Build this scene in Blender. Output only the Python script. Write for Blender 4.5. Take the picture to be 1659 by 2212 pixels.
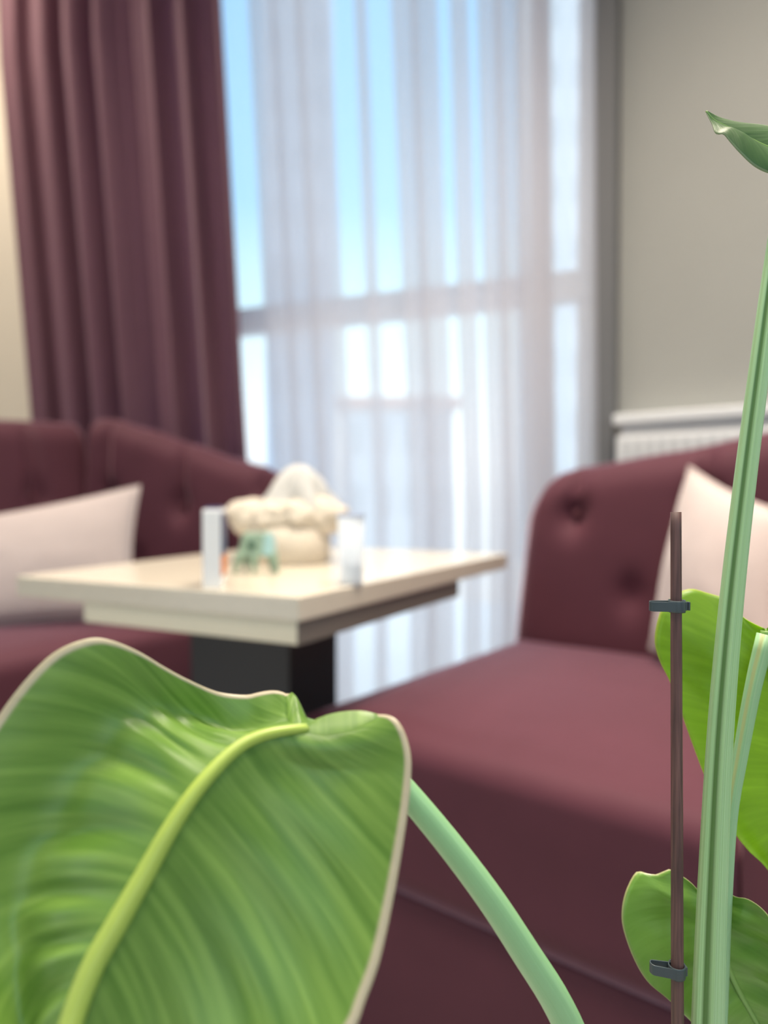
import bpy, bmesh, math, random
from mathutils import Vector, Matrix, noise

random.seed(7)
C = bpy.context.scene.collection
PI = math.pi
for o in list(bpy.data.objects):
    bpy.data.objects.remove(o)

# ------------------------------------------------------------------ camera
FPX, IW, IH = 1500.0, 1659.0, 2212.0
CAM_H, PITCH = 0.926, math.radians(1.37)
cam_d = bpy.data.cameras.new('camera')
cam = bpy.data.objects.new('camera', cam_d)
C.objects.link(cam)
cam.location = (0, 0, CAM_H)
cam.rotation_euler = (PI / 2 - PITCH, 0, 0)
cam_d.sensor_fit = 'HORIZONTAL'
cam_d.sensor_width = 36.0
cam_d.lens = FPX / IW * 36.0
cam_d.clip_start = 0.02
cam_d.clip_end = 400
cam_d.dof.use_dof = True
cam_d.dof.focus_distance = 0.42
cam_d.dof.aperture_fstop = 3.9
bpy.context.scene.camera = cam

# ------------------------------------------------------------------ view, sky, lights
vs = bpy.context.scene.view_settings
vs.view_transform = 'Standard'
vs.look = 'None'
vs.exposure = 0.0
vs.gamma = 1.0
vs.use_curve_mapping = False

world = bpy.data.worlds.new('sky')
bpy.context.scene.world = world
world.use_nodes = True
wn, wl = world.node_tree.nodes, world.node_tree.links
wn.clear()
w_out = wn.new('ShaderNodeOutputWorld')
w_bg = wn.new('ShaderNodeBackground')
w_ramp = wn.new('ShaderNodeValToRGB')
w_sep = wn.new('ShaderNodeSeparateXYZ')
w_tc = wn.new('ShaderNodeTexCoord')
wl.new(w_tc.outputs['Generated'], w_sep.inputs[0])
w_map = wn.new('ShaderNodeMath'); w_map.operation = 'MULTIPLY_ADD'
w_map.inputs[1].default_value = 0.5; w_map.inputs[2].default_value = 0.5
wl.new(w_sep.outputs['Z'], w_map.inputs[0])
wl.new(w_map.outputs[0], w_ramp.inputs[0])
wl.new(w_ramp.outputs[0], w_bg.inputs[0])
wl.new(w_bg.outputs[0], w_out.inputs[0])
cr = w_ramp.color_ramp
cr.elements[0].position = 0.30; cr.elements[0].color = (0.30, 0.30, 0.31, 1)
cr.elements[1].position = 0.495; cr.elements[1].color = (0.52, 0.55, 0.57, 1)
# bright haze low down, a clear blue band, unseen zenith brightened as fill light
for p, c in ((0.53, (0.62, 0.66, 0.68, 1)), (0.62, (0.40, 0.56, 0.62, 1)), (0.69, (0.16, 0.36, 0.54, 1)), (0.80, (0.12, 0.30, 0.50, 1)), (0.88, (0.85, 0.92, 1.0, 1)), (1.0, (0.95, 0.97, 1.0, 1))):
    e = cr.elements.new(p); e.color = c
w_bg.inputs[1].default_value = 3.2
bpy.context.scene.cycles.transparent_max_bounces = 24


def area(name, loc, target, size, energy, color, size_y=None):
    d = bpy.data.lights.new(name, 'AREA')
    d.energy = energy; d.color = color; d.size = size
    if size_y:
        d.shape = 'RECTANGLE'; d.size_y = size_y
    o = bpy.data.objects.new(name, d)
    C.objects.link(o)
    o.location = loc
    o.rotation_euler = (Vector(target) - Vector(loc)).to_track_quat('-Z', 'Y').to_euler()
    return o


for lx, ly, le in ((-0.9, 0.2, 14), (0.6, 1.25, 54), (-1.3, 2.0, 14), (-2.3, 2.9, 40), (0.3, -0.7, 18)):  # unseen warm fills added overhead to brighten seats, leaf and left wall
    lamp = area('overhead_fill', (lx, ly, 3.95), (lx, ly, 0), 0.9, le, (1.0, 0.87, 0.72))
    lamp.data.spread = math.radians(150 if lx < -2 else 95)


# ------------------------------------------------------------------ helpers
def P(px, py, d):
    """point seen at pixel (px, py) at depth d along the view axis"""
    x = (px - IW / 2) / FPX * d
    y = -(py - IH / 2) / FPX * d
    cp, sp = math.cos(PITCH), math.sin(PITCH)
    return Vector((x, d * cp + y * sp, CAM_H - d * sp + y * cp))


def link_nodes(m):
    return m.node_tree.nodes, m.node_tree.links


def mat(name, color, rough=0.6, spec=0.5, metallic=0.0, sheen=0.0, sheen_tint=(1, 1, 1), sheen_rough=0.4,
        noise_scale=None, noise_amt=0.15, bump=0.0, bump_scale=200, translucent=0.0, trans_color=None, coat=0.0, stretch=None):
    m = bpy.data.materials.new(name)
    m.use_nodes = True
    n, l = link_nodes(m)
    b = n['Principled BSDF']
    b.inputs['Base Color'].default_value = (*color, 1)
    b.inputs['Roughness'].default_value = rough
    b.inputs['Specular IOR Level'].default_value = spec
    b.inputs['Metallic'].default_value = metallic
    b.inputs['Coat Weight'].default_value = coat
    if sheen:
        b.inputs['Sheen Weight'].default_value = sheen
        b.inputs['Sheen Tint'].default_value = (*sheen_tint, 1)
        b.inputs['Sheen Roughness'].default_value = sheen_rough
    tc = n.new('ShaderNodeTexCoord')
    mp = n.new('ShaderNodeMapping')
    l.new(tc.outputs['Object'], mp.inputs[0])
    if stretch:
        mp.inputs['Scale'].default_value = stretch
    if noise_scale:
        t = n.new('ShaderNodeTexNoise')
        t.inputs['Scale'].default_value = noise_scale
        t.inputs['Detail'].default_value = 4
        l.new(mp.outputs[0], t.inputs['Vector'])
        mx = n.new('ShaderNodeMix'); mx.data_type = 'RGBA'
        mx.inputs['A'].default_value = (*[c * (1 - noise_amt) for c in color], 1)
        mx.inputs['B'].default_value = (*[min(1, c * (1 + noise_amt)) for c in color], 1)
        l.new(t.outputs['Fac'], mx.inputs['Factor'])
        l.new(mx.outputs['Result'], b.inputs['Base Color'])
    if bump:
        t2 = n.new('ShaderNodeTexNoise')
        t2.inputs['Scale'].default_value = bump_scale
        l.new(mp.outputs[0], t2.inputs['Vector'])
        bp = n.new('ShaderNodeBump')
        bp.inputs['Strength'].default_value = bump
        bp.inputs['Distance'].default_value = 0.002
        l.new(t2.outputs['Fac'], bp.inputs['Height'])
        l.new(bp.outputs[0], b.inputs['Normal'])
    if translucent:
        tr = n.new('ShaderNodeBsdfTranslucent')
        tr.inputs['Color'].default_value = (*(trans_color or color), 1)
        ms = n.new('ShaderNodeMixShader')
        ms.inputs[0].default_value = translucent
        l.new(b.outputs[0], ms.inputs[1]); l.new(tr.outputs[0], ms.inputs[2])
        l.new(ms.outputs[0], n['Material Output'].inputs['Surface'])
    return m


def mesh_obj(name, verts, faces, m, parent=None, smooth=True, uvs=None):
    me = bpy.data.meshes.new(name)
    me.from_pydata([tuple(v) for v in verts], [], faces)
    if uvs is not None:
        ul = me.uv_layers.new(name='UVMap')
        for lp in me.loops:
            ul.data[lp.index].uv = uvs[lp.vertex_index]
    me.materials.append(m)
    if smooth:
        for p in me.polygons:
            p.use_smooth = True
    me.update()
    o = bpy.data.objects.new(name, me)
    C.objects.link(o)
    if parent:
        o.parent = parent
        o.matrix_parent_inverse = parent.matrix_world.inverted() if False else Matrix.Translation(-Vector(parent.location))
    return o


def fix_normals(o):
    bm = bmesh.new(); bm.from_mesh(o.data)
    bmesh.ops.recalc_face_normals(bm, faces=bm.faces)
    bm.to_mesh(o.data); bm.free()
    return o


def tag(o, label, cat, group=None, kind=None):
    o['label'] = label; o['category'] = cat
    if group: o['group'] = group
    if kind: o['kind'] = kind
    return o


def thing(name, loc, label, cat, group=None):
    o = bpy.data.objects.new(name, None)
    C.objects.link(o)
    o.location = loc
    o.empty_display_size = 0.05
    return tag(o, label, cat, group)


def structure(o):
    o['kind'] = 'structure'
    return o


def prism(poly, z0, z1):
    n = len(poly)
    v = [Vector((p[0], p[1], z0)) for p in poly] + [Vector((p[0], p[1], z1)) for p in poly]
    f = [tuple(reversed(range(n))), tuple(range(n, 2 * n))]
    for i in range(n):
        j = (i + 1) % n
        f.append((i, j, n + j, n + i))
    return v, f


def add_bevel(o, w, seg=3):
    b = o.modifiers.new('bevel', 'BEVEL')
    b.width = w; b.segments = seg; b.limit_method = 'ANGLE'; b.angle_limit = math.radians(40)
    return o


def wall_box(p0, p1, z0, z1, t, side=1):
    """vertical slab from p0 to p1, thickness t on the given side"""
    p0, p1 = Vector(p0), Vector(p1)
    d = (p1 - p0).normalized()
    nrm = Vector((-d.y, d.x)) * side * t
    return prism([p0, p1, p1 + nrm, p0 + nrm], z0, z1)


def join_geo(parts):
    V, F = [], []
    for v, f in parts:
        k = len(V)
        V += list(v); F += [tuple(i + k for i in q) for q in f]
    return V, F


def cr_curve(pts, n):
    """Catmull-Rom through tuples, resampled evenly by length"""
    pts = [Vector(p) if len(p) <= 4 else p for p in pts]
    dense = []
    m = len(pts)
    for i in range(m - 1):
        p1, p2 = pts[i], pts[i + 1]
        p0 = pts[i - 1] if i > 0 else p1 * 2 - p2
        p3 = pts[i + 2] if i + 2 < m else p2 * 2 - p1
        for k in range(24):
            t = k / 24
            dense.append(0.5 * ((2 * p1) + (p2 - p0) * t + (2 * p0 - 5 * p1 + 4 * p2 - p3) * t * t + (3 * p1 - p0 - 3 * p2 + p3) * t ** 3))
    dense.append(pts[-1])
    L = [0.0]
    for a, b in zip(dense, dense[1:]):
        L.append(L[-1] + (b - a).length)
    out, j = [], 0
    for i in range(n):
        s = L[-1] * i / (n - 1)
        while j < len(L) - 2 and L[j + 1] < s:
            j += 1
        seg = L[j + 1] - L[j]
        t = (s - L[j]) / seg if seg > 0 else 0
        out.append(dense[j].lerp(dense[j + 1], min(max(t, 0), 1)))
    return out


def pix_curve(pts, n):
    return cr_curve([P(*p) for p in pts], n)


def tube(path, radii, seg=16, section=None, ref=Vector((0, -1, 0)), cap=True):
    """sweep along path; section(theta) scales the radius; theta 0 faces ref. uv = (theta, length)"""
    V, F, U = [], [], []
    n = len(path)
    for i, p in enumerate(path):
        a = path[max(i - 1, 0)]; b = path[min(i + 1, n - 1)]
        t = (b - a).normalized()
        r = (ref - t * ref.dot(t)).normalized()
        s = t.cross(r)
        for k in range(seg):
            th = 2 * PI * k / seg
            q = section(th) if section else 1.0
            V.append(p + (r * math.cos(th) + s * math.sin(th)) * radii[i] * q)
            U.append((k / seg, i / (n - 1)))
    for i in range(n - 1):
        for k in range(seg):
            k2 = (k + 1) % seg
            F.append((i * seg + k, i * seg + k2, (i + 1) * seg + k2, (i + 1) * seg + k))
    if cap:
        F.append(tuple(reversed(range(seg))))
        F.append(tuple((n - 1) * seg + k for k in range(seg)))
    return V, F, U


def lathe(profile, seg=40, center=(0, 0, 0)):
    V, F = [], []
    for r, z in profile:
        for k in range(seg):
            a = 2 * PI * k / seg
            V.append(Vector((center[0] + r * math.cos(a), center[1] + r * math.sin(a), center[2] + z)))
    for i in range(len(profile) - 1):
        for k in range(seg):
            k2 = (k + 1) % seg
            F.append((i * seg + k, i * seg + k2, (i + 1) * seg + k2, (i + 1) * seg + k))
    return V, F


# ------------------------------------------------------------------ materials
M_wall = mat('plaster_beige', (0.37, 0.37, 0.345), 0.85, 0.3, noise_scale=3, noise_amt=0.04, bump=0.05)
M_wall2 = mat('plaster_warm_lit', (0.82, 0.73, 0.60), 0.85, 0.3, noise_scale=3, noise_amt=0.04, bump=0.05)  # plaster lightened in colour to stand in for warm light on the window wall
M_ceil = mat('ceiling_white', (0.82, 0.80, 0.77), 0.9)
M_floor = mat('floor_tile', (0.50, 0.47, 0.44), 0.3, noise_scale=2, noise_amt=0.08)
M_frame = mat('window_frame_grey', (0.72, 0.73, 0.77), 0.45)
M_post = mat('post_grey', (0.15, 0.15, 0.155), 0.6)
M_velvet = mat('velvet_maroon', (0.092, 0.027, 0.041), 0.72, 0.25, sheen=1.0, sheen_tint=(1.0, 0.62, 0.72), sheen_rough=0.28,
               noise_scale=9, noise_amt=0.12, bump=0.15, bump_scale=500)
M_button = mat('velvet_button', (0.11, 0.03, 0.04), 0.7, 0.25, sheen=0.4, sheen_tint=(0.95, 0.6, 0.68))
M_drape = mat('drape_plum', (0.20, 0.096, 0.118), 0.7, 0.25, sheen=0.35, sheen_tint=(0.9, 0.75, 0.85), noise_scale=14, noise_amt=0.08,
              translucent=0.24, trans_color=(0.46, 0.24, 0.42))
M_pillow = mat('pillow_blush', (0.55, 0.465, 0.445), 0.85, 0.2, sheen=0.3, noise_scale=30, noise_amt=0.05, bump=0.2, bump_scale=700)
M_wood = mat('table_cream', (0.68, 0.62, 0.51), 0.2, 0.5, noise_scale=6, noise_amt=0.06, stretch=(1, 14, 14))
M_wood2 = mat('table_cream_edge', (0.76, 0.70, 0.54), 0.35, 0.5, noise_scale=6, noise_amt=0.05, stretch=(2, 2, 30))
M_black = mat('pedestal_black', (0.022, 0.022, 0.024), 0.45)
M_white = mat('white_enamel', (0.80, 0.81, 0.82), 0.4)
M_dark = mat('dark_slot', (0.60, 0.60, 0.61), 0.7)
M_clip = mat('clip_plastic', (0.045, 0.065, 0.075), 0.42, 0.5, noise_scale=120, noise_amt=0.15)
M_soil = mat('soil', (0.04, 0.028, 0.02), 0.95, bump=1.0, bump_scale=90)
M_pot = mat('pot_glaze', (0.55, 0.54, 0.52), 0.4)


def glass_mat(name, tint, gloss):
    m = bpy.data.materials.new(name); m.use_nodes = True
    n, l = link_nodes(m)
    n.remove(n['Principled BSDF'])
    t = n.new('ShaderNodeBsdfTransparent'); t.inputs[0].default_value = (*tint, 1)
    g = n.new('ShaderNodeBsdfGlossy'); g.inputs['Roughness'].default_value = 0.02
    ms = n.new('ShaderNodeMixShader'); ms.inputs[0].default_value = gloss
    l.new(t.outputs[0], ms.inputs[1]); l.new(g.outputs[0], ms.inputs[2])
    l.new(ms.outputs[0], n['Material Output'].inputs[0])
    return m


M_glass = glass_mat('pane_glass', (0.96, 0.98, 0.98), 0.02)


def sheer_mat(name, color, open_):
    m = bpy.data.materials.new(name); m.use_nodes = True
    n, l = link_nodes(m)
    n.remove(n['Principled BSDF'])
    t = n.new('ShaderNodeBsdfTransparent')
    tr = n.new('ShaderNodeBsdfTranslucent'); tr.inputs[0].default_value = (*color, 1)
    df = n.new('ShaderNodeBsdfDiffuse'); df.inputs[0].default_value = (*color, 1)
    m1 = n.new('ShaderNodeMixShader'); m1.inputs[0].default_value = 0.5
    l.new(tr.outputs[0], m1.inputs[1]); l.new(df.outputs[0], m1.inputs[2])
    m2 = n.new('ShaderNodeMixShader'); m2.inputs[0].default_value = 1 - open_
    l.new(t.outputs[0], m2.inputs[1]); l.new(m1.outputs[0], m2.inputs[2])
    l.new(m2.outputs[0], n['Material Output'].inputs[0])
    return m


M_sheer = sheer_mat('sheer_voile', (0.80, 0.78, 0.81), 0.52)

# ------------------------------------------------------------------ room shell
P0 = Vector((0.864, 2.70))                         # corner between window wall and right wall
WD = Vector((-0.93, 0.37)).normalized()            # along the window wall, to the left
WN = Vector((WD.y, -WD.x)) * 1.0                   # into the room?
if WN.y > 0: WN = -WN
RD = Vector((0.77, -0.64)).normalized()            # along the right wall, towards the camera
RN = Vector((-RD.y, RD.x)) * 1.0
if RN.x > 0: RN = -RN
ZC = 4.10
ZF = -0.16                                         # floor level


def wp(s, n=0.0):
    q = P0 + WD * s + WN * n
    return q


def s_of(px, n=0.0):
    """distance along the window wall where a plane offset n into the room crosses pixel column px"""
    k = (px - IW / 2) / FPX
    b = P0 + WN * n
    return (k * b.y - b.x) / (WD.x - k * WD.y)


W_END = 4.1
S0, S1 = 0.06, 2.75
LW0 = wp(W_END); LD = WN.copy()
LW1 = LW0 + LD * 5.0
RW1 = P0 + RD * 2.6

v, f = prism([wp(W_END + .2, -.2), P0 + Vector((.3, .3)), RW1 + Vector((.3, 0)), Vector((RW1.x + .3, -3)), Vector((LW1.x - .3, -3))], ZF - 0.1, ZF)
structure(fix_normals(mesh_obj('floor', v, f, M_floor, smooth=False)))
v, f = prism([wp(W_END + .2, -.2), P0 + Vector((.3, .3)), RW1 + Vector((.3, 0)), Vector((RW1.x + .3, -3)), Vector((LW1.x - .3, -3))], ZC, ZC + .1)
structure(fix_normals(mesh_obj('ceiling', v, f, M_ceil, smooth=False)))
# window wall: left piece, lintel, sill
v, f = join_geo([wall_box(wp(S1), wp(W_END), ZF, ZC, .18, -1), wall_box(wp(S0), wp(S1), 3.90, ZC, .18, -1),
                 wall_box(wp(S0), wp(S1), ZF, ZF + 0.04, .18, -1)])
structure(fix_normals(mesh_obj('wall_back', v, f, M_wall2, smooth=False)))
v, f = wall_box(P0, RW1, ZF, ZC, .18, 1)
structure(fix_normals(mesh_obj('wall_right', v, f, M_wall, smooth=False)))
v, f = wall_box(LW0, LW1, ZF, ZC, .18, -1 if True else 1)
structure(fix_normals(mesh_obj('wall_left', v, f, M_wall, smooth=False)))
YB = -2.4
xl, xr = LW1.x + 0.05, RW1.x + .25
v, f = join_geo([prism([(xl, YB - .15), (xr, YB - .15), (xr, YB), (xl, YB)], ZF, .75), prism([(xl, YB - .15), (xr, YB - .15), (xr, YB), (xl, YB)], 3.6, ZC),
                 prism([(xl, YB - .15), (-.7, YB - .15), (-.7, YB), (xl, YB)], .75, 3.6), prism([(1.3, YB - .15), (xr, YB - .15), (xr, YB), (1.3, YB)], .75, 3.6)])
structure(fix_normals(mesh_obj('wall_front', v, f, M_wall, smooth=False)))  # unseen rear wall, its opening shaped for fill and leaf reflections
def side(y0, y1, z0, z1): return prism([(RW1.x, y0), (RW1.x + .18, y0), (RW1.x + .18, y1), (RW1.x, y1)], z0, z1)


v, f = join_geo([side(RW1.y, .75, ZF, ZC), side(.75, -1.5, ZF, .8), side(.75, -1.5, 2.9, ZC), side(-1.5, YB, ZF, ZC)])
structure(fix_normals(mesh_obj('wall_side', v, f, M_wall, smooth=False)))
# grey post in the corner
v, f = prism([P0, wp(0.05, .0), wp(0.05, .06), P0 + RD * .045 + RN * .05, P0 + RD * .045], ZF, ZC)
structure(fix_normals(mesh_obj('trim_1', v, f, M_post, smooth=False)))

# window: frame, transom, mullions, panes
win = bpy.data.objects.new('window_1', None); C.objects.link(win); win.location = (*wp(S0, -.1), ZF)
structure(win)
fw = .06
zt = 1.765
v, f = join_geo([wall_box(wp(S0, -.05), wp(S0 + fw, -.05), ZF + .04, 3.90, .07, -1), wall_box(wp(S1 - fw, -.05), wp(S1, -.05), ZF + .04, 3.90, .07, -1),
                 wall_box(wp(S0, -.05), wp(S1, -.05), ZF + .04, ZF + .12, .07, -1), wall_box(wp(S0, -.05), wp(S1, -.05), 3.83, 3.90, .07, -1)])
fix_normals(mesh_obj('window_frame', v, f, M_frame, win, smooth=False))
v, f = wall_box(wp(S0, -.045), wp(S1, -.045), zt - .06, zt + .06, .08, -1)
fix_normals(mesh_obj('transom', v, f, M_frame, win, smooth=False))
mull = [s_of(1160, -.05)]
for s in mull:
    v, f = wall_box(wp(s - .035, -.047), wp(s + .035, -.047), ZF + .04, 3.90, .075, -1)
    fix_normals(mesh_obj('mullion', v, f, M_frame, win, smooth=False))
edges = [S0 + fw] + mull + [S1 - fw]
for a, b in zip(edges, edges[1:]):
    for z0, z1 in ((ZF + .12, zt - .06), (zt + .06, 3.83)):
        v, f = wall_box(wp(a + .03, -.08), wp(b - .03, -.08), z0, z1, .006, -1)
        fix_normals(mesh_obj('pane', v, f, M_glass, win, smooth=False))

# ------------------------------------------------------------------ outside
M_paving = mat('terrace_paving', (0.72, 0.72, 0.73), 0.7, noise_scale=8, noise_amt=0.12)
v, f = prism([wp(-12, -.2), wp(14, -.2), wp(14, -4.2), wp(-12, -4.2)], ZF - .25, ZF - .02)
structure(fix_normals(mesh_obj('terrace_ground', v, f, M_paving, smooth=False)))


def building(px0, px1, top_y, d, color, label, rows, cols, roof=None):
    kx0, kx1 = (px0 - IW / 2) / FPX * d, (px1 - IW / 2) / FPX * d
    zt_ = CAM_H + (1070 - top_y) / FPX * d
    depth = (kx1 - kx0) * .7
    o = thing('apartment_building', ((kx0 + kx1) / 2, d, -4), label, 'building')
    v, f = prism([(kx0, d), (kx1, d), (kx1, d + depth), (kx0, d + depth)], -4, zt_)
    mesh_obj('facade', v, f, mat('facade', color, .8, noise_scale=.4, noise_amt=.06), o, smooth=False)
    mw = mat('window_glazing', tuple(c * .82 for c in color), .2)
    w, h = (kx1 - kx0) / cols, (zt_ + 4) / rows
    for r in range(rows):
        for c in range(cols):
            x0, z0 = kx0 + (c + .25) * w, -4 + (r + .3) * h
            v, f = prism([(x0, d - .05), (x0 + w * .5, d - .05), (x0 + w * .5, d + .05), (x0, d + .05)], z0, z0 + h * .45)
            mesh_obj('window', v, f, mw, o, smooth=False)
    v, f = prism([(kx0 - .3, d - .3), (kx1 + .3, d - .3), (kx1 + .3, d + depth), (kx0 - .3, d + depth)], zt_, zt_ + .5)
    mesh_obj('roof', v, f, mat('roof', roof or color, .7), o, smooth=False)


building(575, 716, -200, 40, (0.55, 0.66, 0.82), 'tall pale blue tower block seen left of the bright curtain gaps', 12, 3)
building(740, 980, 880, 34, (0.72, 0.70, 0.72), 'low pale house with pinkish roof seen through the bright curtain gaps', 3, 4, roof=(.70, .48, .42))
building(1150, 1420, -260, 48, (0.80, 0.84, 0.88), 'tall pale grey block added to whiten the sky behind the right side of the sheer curtain', 12, 4)  # added tall and pale to whiten the sky in the right strip

# ------------------------------------------------------------------ curtains
def curtain(name, px_top, px_bot, z0, z1, n0, prof, m, nz, nx, parent=None):
    """hanging cloth; prof(t, h) -> (dt, dn): fold displacement at position t (0..1), height h (0 bottom..1 top)"""
    V, F = [], []
    for i in range(nz + 1):
        h = i / nz
        z = z0 + (z1 - z0) * h
        yy = 1070 - (z - CAM_H) * FPX / 3.1
        k = min(max(yy / 950, 0), 1.15)
        a = s_of(px_top[0] + (px_bot[0] - px_top[0]) * k, n0)
        b = s_of(px_top[1] + (px_bot[1] - px_top[1]) * k, n0)
        for j in range(nx + 1):
            t = j / nx
            dt, dn = prof(t, h)
            q = wp(a + (b - a) * t + dt, n0 + dn)
            V.append(Vector((q.x, q.y, z)))
    for i in range(nz):
        for j in range(nx):
            q = i * (nx + 1) + j
            F.append((q, q + 1, q + nx + 2, q + nx + 1))
    return mesh_obj(name, V, F, m, parent)


# sheer: flat single layers with three-layer pleats between them, (px0, px1, depth of the pleat)
SH0, SH1 = 480.0, 1284.0
pleats = [(550, 604, .05), (598, 660, .04), (654, 718, .06), (770, 793, .03), (852, 902, .05), (896, 946, .06), (976, 1012, .05),
          (1034, 1080, .05), (1073, 1128, .07), (1120, 1186, .08), (1150, 1190, .05)]
ctrl = [(SH0, 0.0), (500, .008)]
for a, b, dpt in pleats:
    ctrl += [(a, .004), ((a + b) / 2, .012), (b, .010), (b - 1, .018), ((a + b) / 2, dpt * .6), (a + 1, dpt * .8), (a, dpt), ((a + b) / 2, dpt * .95), (b, dpt * .35)]
ctrl += [(1232, .012), (SH1, 0.0)]
sheer_path = []
for q0, q1 in zip(ctrl, ctrl[1:]):
    for k in range(5):
        t = k / 5
        sheer_path.append((q0[0] + (q1[0] - q0[0]) * t, q0[1] + (q1[1] - q0[1]) * t))
sheer_path.append(ctrl[-1])
for _ in range(3):
    sheer_path = [sheer_path[0]] + [((a[0] + 2 * b[0] + c[0]) / 4, (a[1] + 2 * b[1] + c[1]) / 4) for a, b, c in zip(sheer_path, sheer_path[1:], sheer_path[2:])] + [sheer_path[-1]]


def sheer_prof(t, h):
    i_ = min(int(round(t * (len(sheer_path) - 1))), len(sheer_path) - 1)
    px, n_ = sheer_path[i_]
    d_ = s_of(px, .10) - (s_of(SH0, .10) + (s_of(SH1, .10) - s_of(SH0, .10)) * t)
    wv = .004 * math.sin(9 * h + .03 * px) + .006 * math.sin(px * .021) + .004 * math.sin(px * .043 + 2 * h)
    return (d_, wv + n_)


sh = curtain('sheer_curtain', (SH0, 1274), (528, 1290), ZF + 0.012, 3.94, .08, sheer_prof, M_sheer, 24, len(sheer_path) - 1)
tag(sh, 'white sheer curtain hanging in folds across the bright window', 'curtain')


def drape_prof(t, h):
    wv = .05 * math.sin(2 * PI * (6.3 * t + .12 * math.sin(5 * t)) + .5 * h) + .02 * math.sin(2 * PI * 14.1 * t + 1.2 + h)
    g = .012 * math.sin(2 * PI * 12.6 * t + h)
    return (g, wv * (0.85 + .25 * (1 - h)))


dr = curtain('plum_drape', (26, 492), (88, 545), ZF + 0.012, 3.94, .24, drape_prof, M_drape, 24, 420)
tag(dr, 'plum coloured heavy drape hanging left of the sheer curtain', 'curtain')
sol = dr.modifiers.new('solidify', 'SOLIDIFY'); sol.thickness = .003

# curtain rail under ceiling
rl = thing('curtain_track', (*wp(1.4, .17), 3.96), 'slim white curtain track under the ceiling above both curtains', 'curtain rail')
for n_ in (.10, .24):
    v, f = wall_box(wp(.1, n_ - .01), wp(3.6, n_ - .01), 3.955, ZC, .02, 1)
    fix_normals(mesh_obj('track', v, f, M_white, rl, smooth=False))

# ------------------------------------------------------------------ radiator on right wall
rb = P0 + RD * .02
rad = thing('radiator', (*rb, .62), 'white wall convector radiator with slotted top behind the right sofa', 'radiator')


def rw(s, n): return P0 + RD * s + RN * n


def rbox(s0, s1, n0, n1, z0, z1): return prism([rw(s0, n0), rw(s1, n0), rw(s1, n1), rw(s0, n1)], z0, z1)


RS0, RS1, RZ0, RZ1 = .075, 1.25, .62, 1.225
v, f = rbox(RS0, RS1, .01, .10, RZ0, RZ1 - .08)
add_bevel(fix_normals(mesh_obj('body', v, f, M_white, rad, smooth=False)), .008)
v, f = rbox(RS0 - .01, RS1 + .01, .004, .11, RZ1 - .04, RZ1)
add_bevel(fix_normals(mesh_obj('top_cover', v, f, M_white, rad, smooth=False)), .008)
v, f = rbox(RS0 + .02, RS1 - .02, .02, .095, RZ1 - .08, RZ1 - .04)
fix_normals(mesh_obj('slot', v, f, M_dark, rad, smooth=False))
for i in range(28):
    s = RS0 + .03 + i * .042
    v, f = rbox(s, s + .022, .09, .104, RZ1 - .155, RZ1 - .10)
    fix_normals(mesh_obj('louvre', v, f, mat('louvre_grey', (.60, .61, .62), .5) if i == 0 else bpy.data.materials['louvre_grey'], rad, smooth=False))


# ------------------------------------------------------------------ sofas
def lerp(a, b, t): return a + (b - a) * t


def interp(tab, x):
    for (x0, y0), (x1, y1) in zip(tab, tab[1:]):
        if x <= x1:
            t = max(0, (x - x0) / (x1 - x0)); t = t * t * (3 - 2 * t) * .35 + t * .65
            return y0 + (y1 - y0) * t
    return tab[-1][1]


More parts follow.
